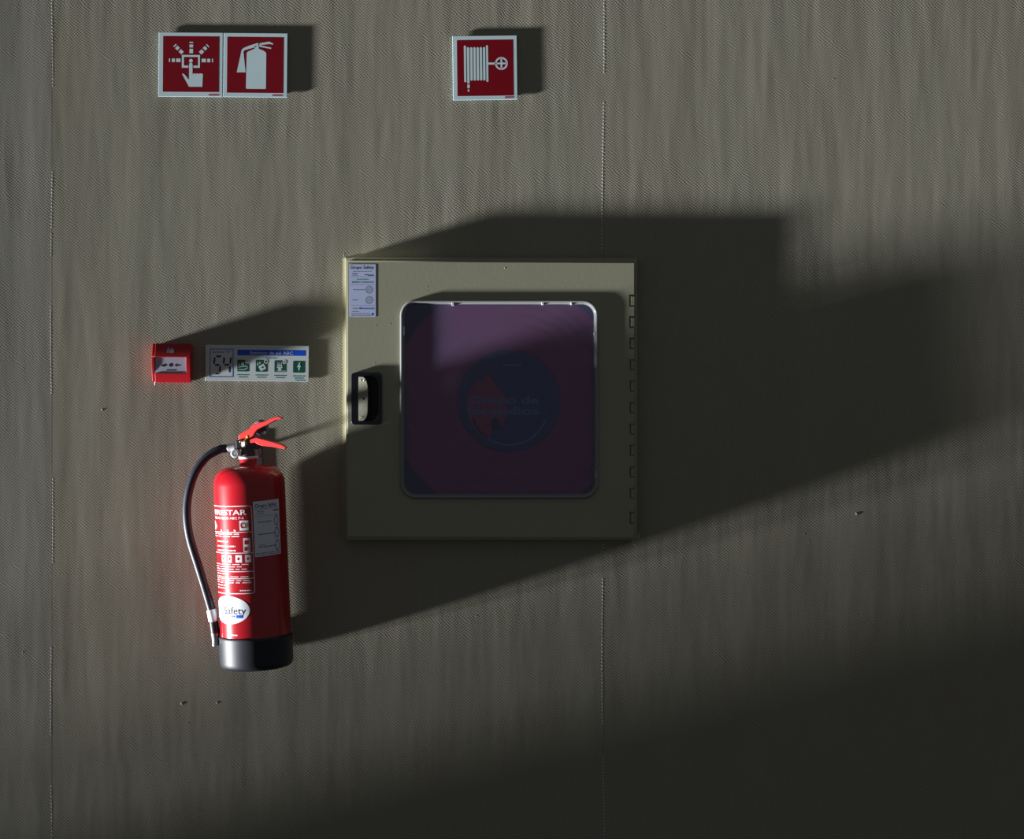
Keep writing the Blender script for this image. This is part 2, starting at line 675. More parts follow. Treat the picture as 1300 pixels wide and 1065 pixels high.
def draw_alarm(i):
    for y0, y1 in ((203, 222), (242, 283), (302, 365)):
        i.rect(509, y0, 561, y1)
    for a, b in ((218, 236), (259, 303), (320, 383), (684, 745), (764, 806), (830, 847)):
        i.rect(a, 442, b, 492)
    for cx, cy, w in ((392, 345, 56), (338, 293, 44), (303, 257, 17)):
        i.quad(cx, cy, w, 52, 43)
    for cx, cy, w in ((681, 345, 56), (731, 294, 44), (769, 258, 17)):
        i.quad(cx, cy, w, 52, -43)
    i.rect(402, 390, 660, 418).rect(402, 418, 433, 572).rect(632, 418, 660, 572).rect(433, 541, 497, 572).rect(567, 541, 632, 572)
    i.disc(531, 472, 27)
    i.poly([(506, 560), (506, 515), (515, 503), (545, 503), (555, 515), (555, 665), (506, 745)])
    i.poly([(404, 658), (425, 656), (447, 672), (506, 745), (555, 665), (568, 652), (584, 652), (598, 662), (612, 652), (630, 652), (643, 662), (656, 652),
            (680, 652), (704, 662), (696, 842), (506, 842)])


def draw_extinguisher(i):
    i.poly([(364, 860), (370, 365), (384, 346), (440, 320), (483, 300), (483, 262), (540, 262), (543, 300), (610, 328), (642, 350), (650, 370), (649, 862), (640, 873), (374, 873)])
    i.poly([(232, 640), (298, 322), (325, 345), (358, 638)])
    i.poly([(298, 322), (318, 297), (395, 262), (487, 232), (520, 222), (560, 222), (545, 250), (490, 281), (400, 305), (336, 326), (325, 345)])
    i.poly([(540, 225), (690, 198), (750, 226), (738, 243), (700, 232), (560, 248), (530, 258)])
    i.poly([(535, 245), (565, 252), (715, 282), (722, 292), (712, 302), (590, 280), (535, 266)])


def draw_reel(i):
    i.rrect(274, 222, 304, 748, 12)
    i.rrect(317, 247, 351, 768, 8)
    for c in (380, 426, 472, 518, 564):
        i.rrect(c - 17, 247, c + 17, 727, 15)
    i.rrect(593, 220, 622, 748, 12)
    i.rect(622, 470, 732, 499)
    i.arc(811, 485, 80, 0, 360, 25, 36)
    i.rect(738, 473, 886, 497).rect(799, 410, 824, 473).rect(799, 497, 824, 562)
    i.rect(318, 783, 352, 834)
    i.poly([(334, 845), (350, 866), (334, 892), (319, 866)])


safety_sign('fire_alarm_sign', 'red square sign with a finger pressing an alarm button, upper left', 11.21, 195, 35, (72, 70, 983, 984),
            (133, 124, 930, 916), R(0.4), 0.0055, draw_alarm, (788, 932, 955, 26))
safety_sign('fire_extinguisher_sign', 'red square sign with a white fire extinguisher pictogram', 11.21, 280, 35, (41, 78, 949, 990),
            (93, 134, 893, 930), R(0.5), 0.0055, draw_extinguisher, (740, 888, 962, 24))
safety_sign('hose_reel_sign', 'red square sign with a white hose reel pictogram, alone on the right', 11.33, 565, 38, (112, 83, 1036, 1006),
            (174, 143, 981, 948), R(-0.7), 0.0055, draw_reel, (855, 985, 972, 26))

# ================================================================== the extinguisher number sign
dp = 0.0042
kz = 8.966
cx, cy = 639, 278
c = W(255 + cx / kz, 430 + cy / kz, dp)
root = thing('extinguisher_information_sign', 'white number sign 54 with blue title bar above the extinguisher', 'sign', (c.x, 0, c.z), R(0.6))
k = (CD - dp) / F / kz
bm = bmesh.new()
box(bm, -588 * k, 588 * k, -dp, -dp + 0.002, -204 * k, 204 * k, 0.0004, 1)
link('plate', bm, 'info_white', root)
bm = bmesh.new()
box(bm, -540 * k, 540 * k, -dp + 0.002, 0, -180 * k, 180 * k)
link('mounting_pad', bm, 'grey_plastic', root)
T = lambda lvl: flat(cx, cy, k, -dp - 0.00015 * lvl)
Ink(T(1)).line([(106, 121), (366, 121), (366, 436), (106, 436)], 9, True).done('number_frame', 'blue_line', root)
Ink(T(1)).text('Extintor Nº', 132, 340, 165, 27, 0.01).done('number_caption', 'blue_line', root)
i = Ink(T(1))
# seven-segment digits, slanted
def seg(i, x0, x1, y0, y1, on):
    h = (y1 - y0) / 2
    sl = 0.10
    def q(x, y):
        return (x - (y - y0) * sl, y)
    t = 20
    S = {'a': [(x0 + 16, y0), (x1 - 4, y0), (x1 - 22, y0 + t), (x0 + 34, y0 + t)],
         'f': [(x0, y0 + 12), (x0 + 20, y0 + 32), (x0 + 20, y0 + h - 22), (x0 + 8, y0 + h - 8), (x0, y0 + h - 16)],
         'b': [(x1, y0 + 12), (x1 - 20, y0 + 32), (x1 - 20, y0 + h - 22), (x1 - 8, y0 + h - 8), (x1, y0 + h - 16)],
         'g': [(x0 + 14, y0 + h), (x0 + 26, y0 + h - 10), (x1 - 26, y0 + h - 10), (x1 - 14, y0 + h), (x1 - 26, y0 + h + 10), (x0 + 26, y0 + h + 10)],
         'c': [(x1, y1 - 12), (x1 - 20, y1 - 32), (x1 - 20, y0 + h + 22), (x1 - 8, y0 + h + 8), (x1, y0 + h + 16)],
         'd': [(x0 + 30, y1), (x1 - 8, y1), (x1 - 26, y1 - t), (x0 + 42, y1 - t)]}
    for s_ in on:
        i.poly([q(*p) for p in S[s_]])
seg(i, 150, 243, 195, 410, 'afgcd')
seg(i, 258, 354, 195, 404, 'fbgc')
i.done('number_digits', 'black', root)
Ink(T(1)).rect(415, 126, 1190, 190).done('title_bar', 'blue', root)
Ink(T(2)).text('Extintor de pó ABC', 560, 1050, 177, 36, 0.008).done('title_lettering', 'info_white', root)
Ink(T(1)).text('Usar em:', 732, 868, 225, 20, 0.02).done('use_caption', 'green_text', root)
gs = ((415, 240), (625, 241), (838, 243), (1050, 247))
for n, (sx, sy) in enumerate(gs):
    Ink(T(1)).rrect(sx, sy, sx + 134, sy + 134, 10).done('green_square', 'green', root)
    i = Ink(T(2))
    if n == 0:      # burning solids: flames over a log
        for fx, fh in ((24, 26), (52, 52), (70, 40)):
            i.poly([(sx + fx - 7, sy + 62), (sx + fx, sy + 62 - fh), (sx + fx + 8, sy + 62)])
        i.line([(sx + 12, sy + 85), (sx + 100, sy + 70), (sx + 118, sy + 82)], 7).line([(sx + 14, sy + 112), (sx + 80, sy + 114), (sx + 118, sy + 90)], 7)
        i.rect(sx + 92, sy - 4, sx + 136, sy + 40)
    elif n == 1:    # burning liquids: jerry can
        i.quad(sx + 74, sy + 85, 70, 62, -28)
        i.poly([(sx + 14, sy + 60), (sx + 22, sy + 18), (sx + 32, sy + 60)])
        i.poly([(sx + 36, sy + 45), (sx + 48, sy + 14), (sx + 56, sy + 40)])
        i.rrect(sx + 94, sy - 4, sx + 138, sy + 40, 16)
    elif n == 2:    # burning gases: burner
        i.rect(sx + 28, sy + 76, sx + 92, sy + 86).poly([(sx + 38, sy + 88), (sx + 82, sy + 88), (sx + 74, sy + 116), (sx + 46, sy + 116)]).rect(sx + 24, sy + 118, sx + 132, sy + 125)
        for fx in (40, 60, 80):
            i.poly([(sx + fx - 8, sy + 72), (sx + fx, sy + 14), (sx + fx + 9, sy + 72)])
        i.rrect(sx + 92, sy - 4, sx + 136, sy + 40, 16)
    else:           # electrical: flash
        i.poly([(sx + 70, sy + 16), (sx + 84, sy + 18), (sx + 72, sy + 54), (sx + 90, sy + 48), (sx + 70, sy + 112), (sx + 58, sy + 104), (sx + 64, sy + 70), (sx + 44, sy + 76)])
    i.done('pictogram', 'info_white', root)
    if n < 3:
        i = Ink(T(3))
        i.text('ABC'[n], sx + 102, sx + 128, sy + 32, 26, 0.02).done('class_letter', 'green', root)
    if n == 1:
        Ink(T(3)).disc(sx + 76, sy + 84, 10).done('can_mark', 'green', root)
    i = Ink(T(1))
    i.words(sx - 2, sx + 138, sy + 172, 10, n, 0.25, 0.5).words(sx + 16, sx + 120, sy + 197, 10, n + 9, 0.3, 0.5)
    i.done('class_caption', 'green_text', root)
Ink(T(1)).words(1076, 1190, 468, 13, 4, 0.2, 0.4).done('maker_print', 'cyan', root)

# ================================================================== the manual call point
kz = 15.21
cx, cy = 528, 542
D = 0.036
c = W(182 + cx / kz, 425 + cy / kz, D)
root = thing('manual_call_point', 'red fire alarm call point box with two arrows and a dot', 'alarm button', (c.x, 0, c.z), R(0.4))
k = (CD - D) / F / kz
U = lambda x: (x - cx) * k
V = lambda y: (cy - y) * k
bm = bmesh.new()
box(bm, U(162), U(893), -0.024, 0.0, V(905), V(178), 0.003, 2)
link('back_box', bm, 'call_red', root)
bm = bmesh.new()
# cover: convex front, built as side profiles (y, z) drawn out along x
def bar(bm, prof, x0, x1, bev=0.0008):
    b2 = bmesh.new()
    vv = [b2.verts.new((x0, p[0], p[1])) for p in prof]
    f = b2.faces.new(vv)
    r = bmesh.ops.extrude_face_region(b2, geom=[f])
    for v in r['geom']:
        if isinstance(v, bmesh.types.BMVert):
            v.co.x = x1
    bmesh.ops.recalc_face_normals(b2, faces=b2.faces[:])
    bmesh.ops.bevel(b2, geom=[e for e in b2.edges if e.calc_face_angle(0) > 0.6], offset=bev, segments=2, profile=0.5, affect='EDGES')
    merge(bm, b2)
def front(z):
    t = z / V(165)
    return -(D - 0.0085 * t * t)
def prof(z0, z1, back, n=6):
    return [(front(z0 + (z1 - z0) * j / n), z0 + (z1 - z0) * j / n) for j in range(n + 1)] + [(back, z1), (back, z0)]
bar(bm, prof(V(425), V(165), -0.020), U(216), U(900))
link('upper_cover', bm, 'call_red', root, 12)
bm = bmesh.new()
bar(bm, prof(V(922), V(742), -0.020), U(216), U(900))
link('lower_cover', bm, 'call_red', root, 12)
bm = bmesh.new()
bar(bm, prof(V(742), V(432), -0.020), U(826), U(900), 0.0004)
link('side_cover', bm, 'call_red', root, 12)
bm = bmesh.new()
bar(bm, [(y + 0.0022, z) for y, z in prof(V(912), V(432), -0.020)[:-2]] + [(-0.022, V(432)), (-0.022, V(912))], U(155), U(214))
link('side_strip', bm, 'call_red', root, 12)
bm = bmesh.new()
bar(bm, [(y + 0.0022, z) for y, z in prof(V(414), V(172), -0.020)[:-2]] + [(-0.022, V(172)), (-0.022, V(414))], U(155), U(214))
link('side_strip', bm, 'call_red', root, 12)
bm = bmesh.new()
y = -D + 0.0040
box(bm, U(222), U(822), y, -0.022, V(742), V(432))
pnl = link('press_panel', bm, 'call_panel', root)
i = Ink(flat(cx, cy, k, y - 0.0002))
i.poly([(330, 574), (398, 574), (398, 550), (448, 584), (398, 620), (398, 596), (330, 596)])
i.poly([(708, 574), (640, 574), (640, 550), (592, 584), (640, 620), (640, 596), (708, 596)])
i.disc(522, 583, 36)
i.words(440, 625, 680, 24, 5, 0.1, 0.2)
i.done('arrows_print', 'black', pnl)
i = Ink(lambda a, b: Vector((U(a), front(V(b)) - 0.0003, V(b))))
i.poly([(445, 300), (470, 240), (490, 250), (478, 300), (468, 350), (448, 348)])
i.poly([(482, 350), (490, 300), (545, 245), (585, 300), (582, 350)])
i.done('emblem', 'call_panel', root)
bm = bmesh.new()
rod(bm, (U(195), -0.020, V(905)), (U(195), -0.020, V(972)), 0.0011, 8)
link('key_pin', bm, 'white_print', root, 40)

# ================================================================== the hose cabinet
DD = 0.0335                                     # how far the door stands out from the wall
root = thing('fire_hose_cabinet', 'olive metal hose cabinet with rounded window set in the wall', 'cabinet', (0, 0, 0))
anchor = W(623, 684, 0)
root.location = (anchor.x, 0, anchor.z)
OFF = Vector((anchor.x, 0, anchor.z))


def C(px, py, d):
    return W(px, py, d) - OFF


def CB(bm, x0, x1, y0, y1, d0, d1, bev=0.0, ref=None):
    """box from photo pixels measured at depth ref, standing between depths d0 (front) and d1 (back)"""
    r = d0 if ref is None else ref
    a, b = C(x0, y1, r), C(x1, y0, r)
    box(bm, a.x, b.x, -d0, -d1, a.z, b.z, bev)


bm = bmesh.new()
o = [(C(x, y, 0.0285).x, C(x, y, 0.0285).z) for x, y in ((439.3, 685), (809.0, 685), (809.0, 327.5), (439.3, 327.5))]
h = [(C(x, y, 0.0285).x, C(x, y, 0.0285).z) for x, y in ((452, 672), (797, 672), (797, 342), (452, 342))]
sheet(bm, o, [h], -0.0285, -0.0005, 0.0006)
link('frame', bm, 'olive', root)
bm = bmesh.new()
e = 0.002
x0, x1, z0, z1 = HX0 - OFF.x + 0.001, HX1 - OFF.x - 0.001, HZ0 - OFF.z + 0.001, HZ1 - OFF.z - 0.001
box(bm, x0, x0 + e, -0.001, 0.23, z0, z1)
box(bm, x1 - e, x1, -0.001, 0.23, z0, z1)
box(bm, x0, x1, -0.001, 0.23, z0, z0 + e)
box(bm, x0, x1, -0.001, 0.23, z1 - e, z1)
box(bm, x0, x1, 0.228, 0.236, z0, z1)
link('inner_box', bm, 'olive_dark', root)
# door: sheet with the window hole and notches for the hinge knuckles
kn = [(375 + 27.2 * j, 388.5 + 27.2 * j) for j in range(10)] + [(650, 665)]
P2 = lambda x, y, d=DD: (C(x, y, d).x, C(x, y, d).z)
out = [P2(441, 682), P2(440.6, 331)]
right = [P2(806, 333)]
for a, b in kn:
    right += [P2(806, a), P2(799.6, a), P2(799.6, b), P2(806, b)]
right += [P2(805.4, 683)]
out = out + right
hole_a, hole_b = P2(510, 631), P2(758, 382)
hole = rrect(hole_a[0], hole_b[0], hole_a[1], hole_b[1], 0.031)
lat_a, lat_b = P2(450, 536), P2(481, 476)
lat = rrect(lat_a[0], lat_b[0], lat_a[1], lat_b[1], 0.004, 4)
bm = bmesh.new()
sheet(bm, out[::-1], [hole, lat], -DD, -DD + 0.0050, 0.0019)
door = link('door', bm, 'olive', root)
bm = bmesh.new()
a, b = P2(441.6, 681), P2(441.6, 332)
box(bm, a[0], a[0] + 0.0016, -DD + 0.003, -0.0285, a[1], b[1])
a, b = P2(441, 680), P2(799, 680)
box(bm, a[0], b[0], -DD + 0.003, -0.0285, a[1], a[1] + 0.0016)
a, b = P2(441, 333), P2(799, 333)
box(bm, a[0], b[0], -DD + 0.003, -0.0285, a[1] - 0.0016, a[1])
link('door_edge', bm, 'olive', root)
for a, b in kn:
    bm = bmesh.new()
    CB(bm, 800.9, 805.6, a + 1.3, b - 1.3, DD - 0.0002, DD - 0.0048, 0.0006)
    link('hinge_knuckle', bm, 'olive', root)
# clear rim around the window
bm = bmesh.new()
def loop(inset, r):
    a, b = P2(507.8, 633), P2(760, 380.2)
    return rrect(a[0] + inset, b[0] - inset, a[1] + inset, b[1] - inset, r - inset, 12)
prof_r = [(0.0, -DD), (0.0002, -DD - 0.0036), (0.0016, -DD - 0.0056), (0.0036, -DD - 0.0062), (0.0056, -DD - 0.0056), (0.0070, -DD - 0.0036), (0.0078, -DD - 0.0010), (0.0100, -DD + 0.0006), (0.0105, -DD + 0.003)]
rings = []
for ins, yy in prof_r:
    rings.append([bm.verts.new((p[0], yy, p[1])) for p in loop(ins, 0.034)])
for A, B in zip(rings[:-1], rings[1:]):
    for q in range(len(A)):
        j = (q + 1) % len(A)
        bm.faces.new((A[q], A[j], B[j], B[q]))
rim = link('window_rim', bm, 'rim', door, 60)
for px, py, w_, h_ in ((575, 386, 3, 4), (689, 385, 3, 4), (725.5, 384.5, 2, 5), (512.5, 420, 2.2, 11), (755, 424, 2.2, 5), (757, 602, 2.2, 8)):
    bm = bmesh.new()
    CB(bm, px - w_ / 2, px + w_ / 2, py - h_ / 2, py + h_ / 2, DD + 0.0052, DD - 0.001, 0.0006)
    link('rim_clip', bm, 'alu', door)
bm = bmesh.new()
lp = loop(0.0099, 0.034)
prism(bm, lp, -DD + 0.0006, -DD + 0.0030)
link('window_pane', bm, 'pane', door)
# latch
kz = 10.65
LX = lambda zx: 425 + zx / kz
LY = lambda zy: 460 + zy / kz
DB = DD + 0.0052
bm = bmesh.new()
a, b = P2(LX(222), LY(842), DB), P2(LX(636), LY(137), DB)
o = rrect(a[0], b[0], a[1], b[1], 0.0075, 6)
hole2 = [P2(LX(x), LY(y), DB) for x, y in ((308, 188), (500, 188), (545, 215), (575, 265), (586, 320), (586, 660), (575, 715), (545, 765), (500, 792), (308, 792))]
sheet(bm, o, [hole2], -DB, -DD + 0.0002, 0.0012)
latch = link('latch_bezel', bm, 'bezel', door)
bm = bmesh.new()
a, b = P2(LX(290), LY(810), DB), P2(LX(600), LY(170), DB)
e = 0.0012
yb = -DD + 0.016
box(bm, a[0] - e, a[0], -DD - 0.001, yb, a[1], b[1])
box(bm, b[0], b[0] + e, -DD - 0.001, yb, a[1], b[1])
box(bm, a[0], b[0], -DD - 0.001, yb, a[1] - e, a[1])
box(bm, a[0], b[0], -DD - 0.001, yb, b[1], b[1] + e)
box(bm, a[0] - e, b[0] + e, yb, yb + 0.0015, a[1] - e, b[1] + e)
link('latch_cup', bm, 'cup', door)
bm = bmesh.new()
prism(bm, [P2(LX(x), LY(y), DB) for x, y in ((308, 790), (308, 190), (390, 194), (415, 220), (437, 262), (449, 320), (452, 490), (449, 680), (435, 735), (412, 770), (390, 787))], -DD - 0.0046, -DD - 0.0006, 0.0009)
xp = P2(LX(308), LY(490), DB)[0]
for v in bm.verts:
    v.co.y -= (v.co.x - xp) * 0.20
link('latch_paddle', bm, 'paddle', door)
for zx, zy, r in ((352, 240, 0.0016), (400, 246, 0.0014), (345, 742, 0.0014), (378, 740, 0.0016)):
    p = C(LX(zx), LY(zy), DB)
    bm = bmesh.new()
    lathe(bm, [(0, 0.0010), (r * 0.6, 0.0009), (r, 0.0003), (r, -0.001)], 12, Matrix.Translation((p.x, -DD - 0.0046 - (p.x - xp) * 0.20, p.z)) @ Matrix.Rotation(R(90), 4, 'X'))
    link('rivet', bm, 'chrome', door, 50)
p = C(LX(395), LY(490), DB)
bm = bmesh.new()
lathe(bm, [(0, 0.0003), (0.0026, 0.0003), (0.0028, -0.0005)], 16, Matrix.Translation((p.x, -DD - 0.0046 - (p.x - xp) * 0.20, p.z)) @ Matrix.Rotation(R(90), 4, 'X'))
link('key_hole', bm, 'cup', door)
# paint specks on the door
for px, py, r in ((495, 411, .0012), (542, 364, .0012), (543, 369, .0008), (477, 413, .0012), (476, 460, .001), (641, 340, .0016), (476, 462, .001), (517, 604, .0008)):
    p = C(px, py, DD)
    bm = bmesh.new()
    lathe(bm, [(0, r * 0.3), (r * 0.7, r * 0.18), (r, -0.0004)], 10, Matrix.Translation((p.x, -DD, p.z)) @ Matrix.Rotation(R(90), 4, 'X'))
    link('paint_blister', bm, 'olive', door, 50)
# inspection sticker
kz = 11.84
cx, cy = 360, 577
cpt = C(430 + cx / kz, 320 + cy / kz, DD)
k = (CD - DD) / F / kz
def SF(lvl):
    yy = -DD - 0.0004 - 0.00015 * lvl
    return lambda a, b: Vector((cpt.x + (a - cx) * k, yy, cpt.z + (cy - b) * k))
bm = bmesh.new()
box(bm, cpt.x - 198 * k, cpt.x + 198 * k, -DD - 0.0005, -DD, cpt.z - 394 * k, cpt.z + 394 * k)
stk = link('inspection_sticker', bm, 'sticker', root)
stk['label'] = 'white inspection sticker on the upper left of the door'
i = Ink(SF(1))
i.text('Grupo Safety', 176, 528, 252, 50, 0.012)
i.words(440, 528, 347, 16, 2)
i.done('sticker_heading', 'black', stk)
i = Ink(SF(1))
i.words(215, 490, 290, 9, 6).words(205, 285, 325, 12, 7).words(205, 285, 347, 10, 8).words(390, 440, 340, 14, 9)
i.rect(178, 372, 545, 375).rect(178, 494, 545, 497).rect(178, 800, 545, 803)
i.words(215, 395, 566, 11, 10).words(210, 290, 720, 11, 11).words(210, 300, 845, 10, 12).words(205, 300, 892, 9, 13).words(190, 470, 925, 9, 14).words(190, 500, 950, 9, 15)
i.done('sticker_small_print', 'grey_print', stk)
i = Ink(SF(1))
for yy in (566, 722):
    i.arc(458, yy, 46, 0, 360, 30, 24)
    i.disc(458, yy, 18)
i.done('date_dial', 'dial_print', stk)
i = Ink(SF(1))
i.words(275, 450, 408, 14, 3, 0.2, 0.3).text('INSPECCIONADO', 200, 530, 464, 27, 0.015)
i.done('inspected_print', 'green_text', stk)
i = Ink(SF(1))
i.text('Manutenção', 312, 540, 856, 30, 0.01).rect(495, 915, 525, 950)
i.done('signature_print', 'blue', stk)
# sealant bead added and sloped to give the bright glow beside the cabinet
bm = bmesh.new()
rows = []
for j in range(41):
    py = 327 + 357 * j / 40
    jit = 0.6 * math.sin(j * 1.7) + 0.4 * math.sin(j * 4.1)
    row = []
    for px, hh in ((433.0 + jit * 0.5, -0.0003), (435.0 + jit * 0.3, 0.0001), (437.0, 0.0006), (438.6, 0.0016), (440.0, 0.0028)):
        p = C(px, py, max(hh, 0))
        row.append(bm.verts.new((p.x, -hh, p.z)))
    rows.append(row)
for A, B in zip(rows[:-1], rows[1:]):
    for q in range(4):
        bm.faces.new((A[q], B[q], B[q + 1], A[q + 1]))
link('sealant_glow_bead', bm, 'sealant', root, 60)
# flakes of torn paint and cloth at the frame's corners
for px, py, w_, h_, r_ in ((811, 680, 3.4, 9, 8), (804, 688, 2.2, 8, -25), (807, 691, 2.5, 3, 20), (443, 327.5, 9, 1.6, -8), (437, 323.5, 1.8, 5, 15), (802, 656, 1.5, 13, 4)):
    p = C(px, py, 0.030)
    bm = bmesh.new()
    b2 = bmesh.new()
    box(b2, -w_ / 1240, w_ / 1240, -0.0012, 0.0012, -h_ / 1240, h_ / 1240, 0.0004, 1)
    bmesh.ops.transform(b2, matrix=Matrix.Translation((p.x, -0.029, p.z)) @ Matrix.Rotation(R(r_), 4, 'Y'), verts=b2.verts[:])
    merge(bm, b2)
    link('torn_paint_flake', bm, 'paddle', root)

# ================================================================== the hose reel inside the cabinet
DR = 0.010
c = W(646, 509, DR)
root = thing('fire_hose_reel', 'red hose reel with dark blue hub emblem behind the cabinet window', 'hose reel', (c.x, 0, c.z))
s = (CD - DR) / F
Y = lambda y: Matrix.Translation((0, y, 0)) @ Matrix.Rotation(R(90), 4, 'X')
rr = 149 * s
bm = bmesh.new()
pr = [(0, 0.0), (66 * s, 0.0), (70 * s, 0.003), (76 * s, 0.003), (80 * s, 0.0)]
for q in (92, 104, 116, 128):
    pr += [(q * s, 0.0), ((q + 2.5) * s, 0.0022), ((q + 5) * s, 0.0022), ((q + 7) * s, 0.0)]
pr += [(rr - 0.006, 0.0), (rr - 0.003, 0.005), (rr, 0.004), (rr, -0.003), (rr - 0.004, -0.004), (0, -0.004)]
lathe(bm, pr, 96, Y(-DR))
link('front_flange', bm, 'reel_red', root, 40)
bm = bmesh.new()
lathe(bm, [(0, 0.0), (rr, 0.0), (rr, -0.004), (0, -0.004)], 72, Y(-DR + 0.13))
link('rear_flange', bm, 'reel_red', root, 40)
bm = bmesh.new()
for j in range(5):
    for q in range(3):
        yy = -DR + 0.016 + 0.024 * j
        rad = rr - 0.020 - 0.024 * q
        tube(bm, [Vector((rad * math.cos(2 * math.pi * t / 48), yy, rad * math.sin(2 * math.pi * t / 48))) for t in range(48)], 0.0118, 8, True)
link('hose_coil', bm, 'reel_hose', root, 60)
bm = bmesh.new()
lathe(bm, [(0, 0.0), (0.012, 0.0), (0.012, -0.25 - DR), (0, -0.25 - DR)], 24, Matrix.Translation((0, -DR + 0.0, 0)) @ Matrix.Rotation(R(-90), 4, 'X') @ Matrix.Scale(-1, 4, Vector((0, 0, 1))))
bm.free()
bm = bmesh.new()
rod(bm, (0, -DR, 0), (0, 0.227, 0), 0.014, 20)
link('axle', bm, 'chrome', root, 40)
bm = bmesh.new()
lathe(bm, [(0, 0.009), (60 * s, 0.009), (64 * s, 0.007), (65 * s, 0.0), (65 * s, -0.001)], 72, Y(-DR))
hub = link('hub_disc', bm, 'reel_blue', root, 40)
kz = 6.265
ucx, ucy = (646 - 560) * kz, (509 - 420) * kz
T = lambda lvl: flat(ucx, ucy, s / kz, -DR - 0.009 - 0.0002 * lvl)
i = Ink(T(1))
i.poly([(372, 330), (425, 420), (522, 535), (524, 662), (480, 772), (438, 668), (392, 722), (405, 800), (372, 868), (285, 795), (218, 690), (200, 560), (236, 455), (292, 400), (340, 392)])
i.done('flame_emblem', 'reel_flame', hub)
i = Ink(T(2))
i.text('Grupo de', 225, 776, 578, 62, 0.035).done('emblem_lettering', 'reel_text', hub)
i = Ink(T(2))
i.text('Incendios', 215, 776, 664, 62, 0.035).done('emblem_lettering', 'reel_text', hub)
i = Ink(T(2))
i.words(790, 850, 658, 10, 3).words(490, 640, 272, 14, 5).done('emblem_small_print', 'reel_text', hub)
i = Ink(T(1))
i.arc(543, 600, 305, 20, 163, 16, 40)
i.done('emblem_arc', 'reel_text', hub)

# ================================================================== the fire extinguisher
DA = 0.0805
base = W(326.3, 845.5, DA)
root = thing('fire_extinguisher', 'red portable fire extinguisher with black hose and black foot', 'extinguisher', (base.x, -DA, base.z), R(-2.4))
FS = 1.01
root.scale = (FS, FS, FS)
MI = (Matrix.Translation(Vector((base.x, -DA, base.z))) @ Matrix.Rotation(R(-2.4), 4, 'Y') @ Matrix.Scale(FS, 4)).inverted()
E = lambda px, py, d=DA: MI @ W(px, py, d)
RB = 0.0722
ZS, ZT = 0.372, 0.411
bm = bmesh.new()
pr = [(0, 0.006), (RB - 0.008, 0.006), (RB, 0.014)]
pr += [(RB, 0.05 + (ZS - 0.05) * j / 6) for j in range(7)]
for j in range(1, 15):
    a = R(90 * j / 15)
    pr.append((0.016 + (RB - 0.016) * math.cos(a) ** 0.62, ZS + (ZT - ZS) * math.sin(a) ** 1.0))
pr += [(0.0195, ZT + 0.0005), (0.0188, ZT + 0.003), (0.0185, 0.4250), (0, 0.4250)]
lathe(bm, pr, 96)
body = link('cylinder_body', bm, 'fe_red', root, 30)
bm = bmesh.new()
lathe(bm, [(0, 0), (0.064, 0.0), (0.0700, 0.0022), (0.0732, 0.007), (0.0744, 0.014), (0.0748, 0.060), (0.0752, 0.0615), (0.0752, 0.0650), (0.0742, 0.0665), (RB - 0.0005, 0.0668)], 96)
link('foot_boot', bm, 'boot', root, 40)
bm = bmesh.new()
lathe(bm, [(0.0, 0.4245), (0.0196, 0.4245), (0.0200, 0.4255), (0.0200, 0.4285), (0.0192, 0.4295), (0, 0.4295)], 48)
link('neck_ring', bm, 'alu', root, 40)
# valve
bm = bmesh.new()
lathe(bm, [(0, 0.429), (0.0150, 0.429), (0.0150, 0.438), (0.0135, 0.440), (0.0135, 0.452), (0.0150, 0.454), (0.0150, 0.462), (0, 0.462)], 24)
a, b = E(300.5, 568), E(321, 563)
box(bm, a.x, b.x + 0.008, -0.0125, 0.0125, 0.446, 0.463, 0.002)
link('valve_body', bm, 'dark_metal', root)
a = E(301, 566.5); b = E(313, 561)
bm = bmesh.new()
box(bm, a.x, b.x, -0.0150, -0.0090, a.z - 0.003, b.z + 0.003, 0.0016)
for v in bm.verts:
    v.co.y -= (v.co.x - b.x) * 0.30
link('valve_plate', bm, 'alu', root)
# hose outlet and the round plug facing the viewer
bm = bmesh.new()
p0, p1 = E(304, 566.5), E(288.5, 569.5)
d = (p1 - p0)
rod(bm, p0, p0 + d * 0.42, 0.0078, 8)
rod(bm, p0 + d * 0.30, p1, 0.0098, 24)
link('hose_fitting', bm, 'alu', root, 35)
bm = bmesh.new()
p = E(298.7, 575.6, DA + 0.016)
lathe(bm, [(0, 0.0050), (0.0030, 0.0050), (0.0036, 0.0040), (0.0046, 0.0040), (0.0054, 0.0052), (0.0078, 0.0050), (0.0088, 0.0038), (0.0088, -0.006), (0.006, -0.012), (0, -0.012)], 32, Matrix.Translation(p) @ Matrix.Rotation(R(90), 4, 'X'))
link('valve_plug', bm, 'alu', root, 35)
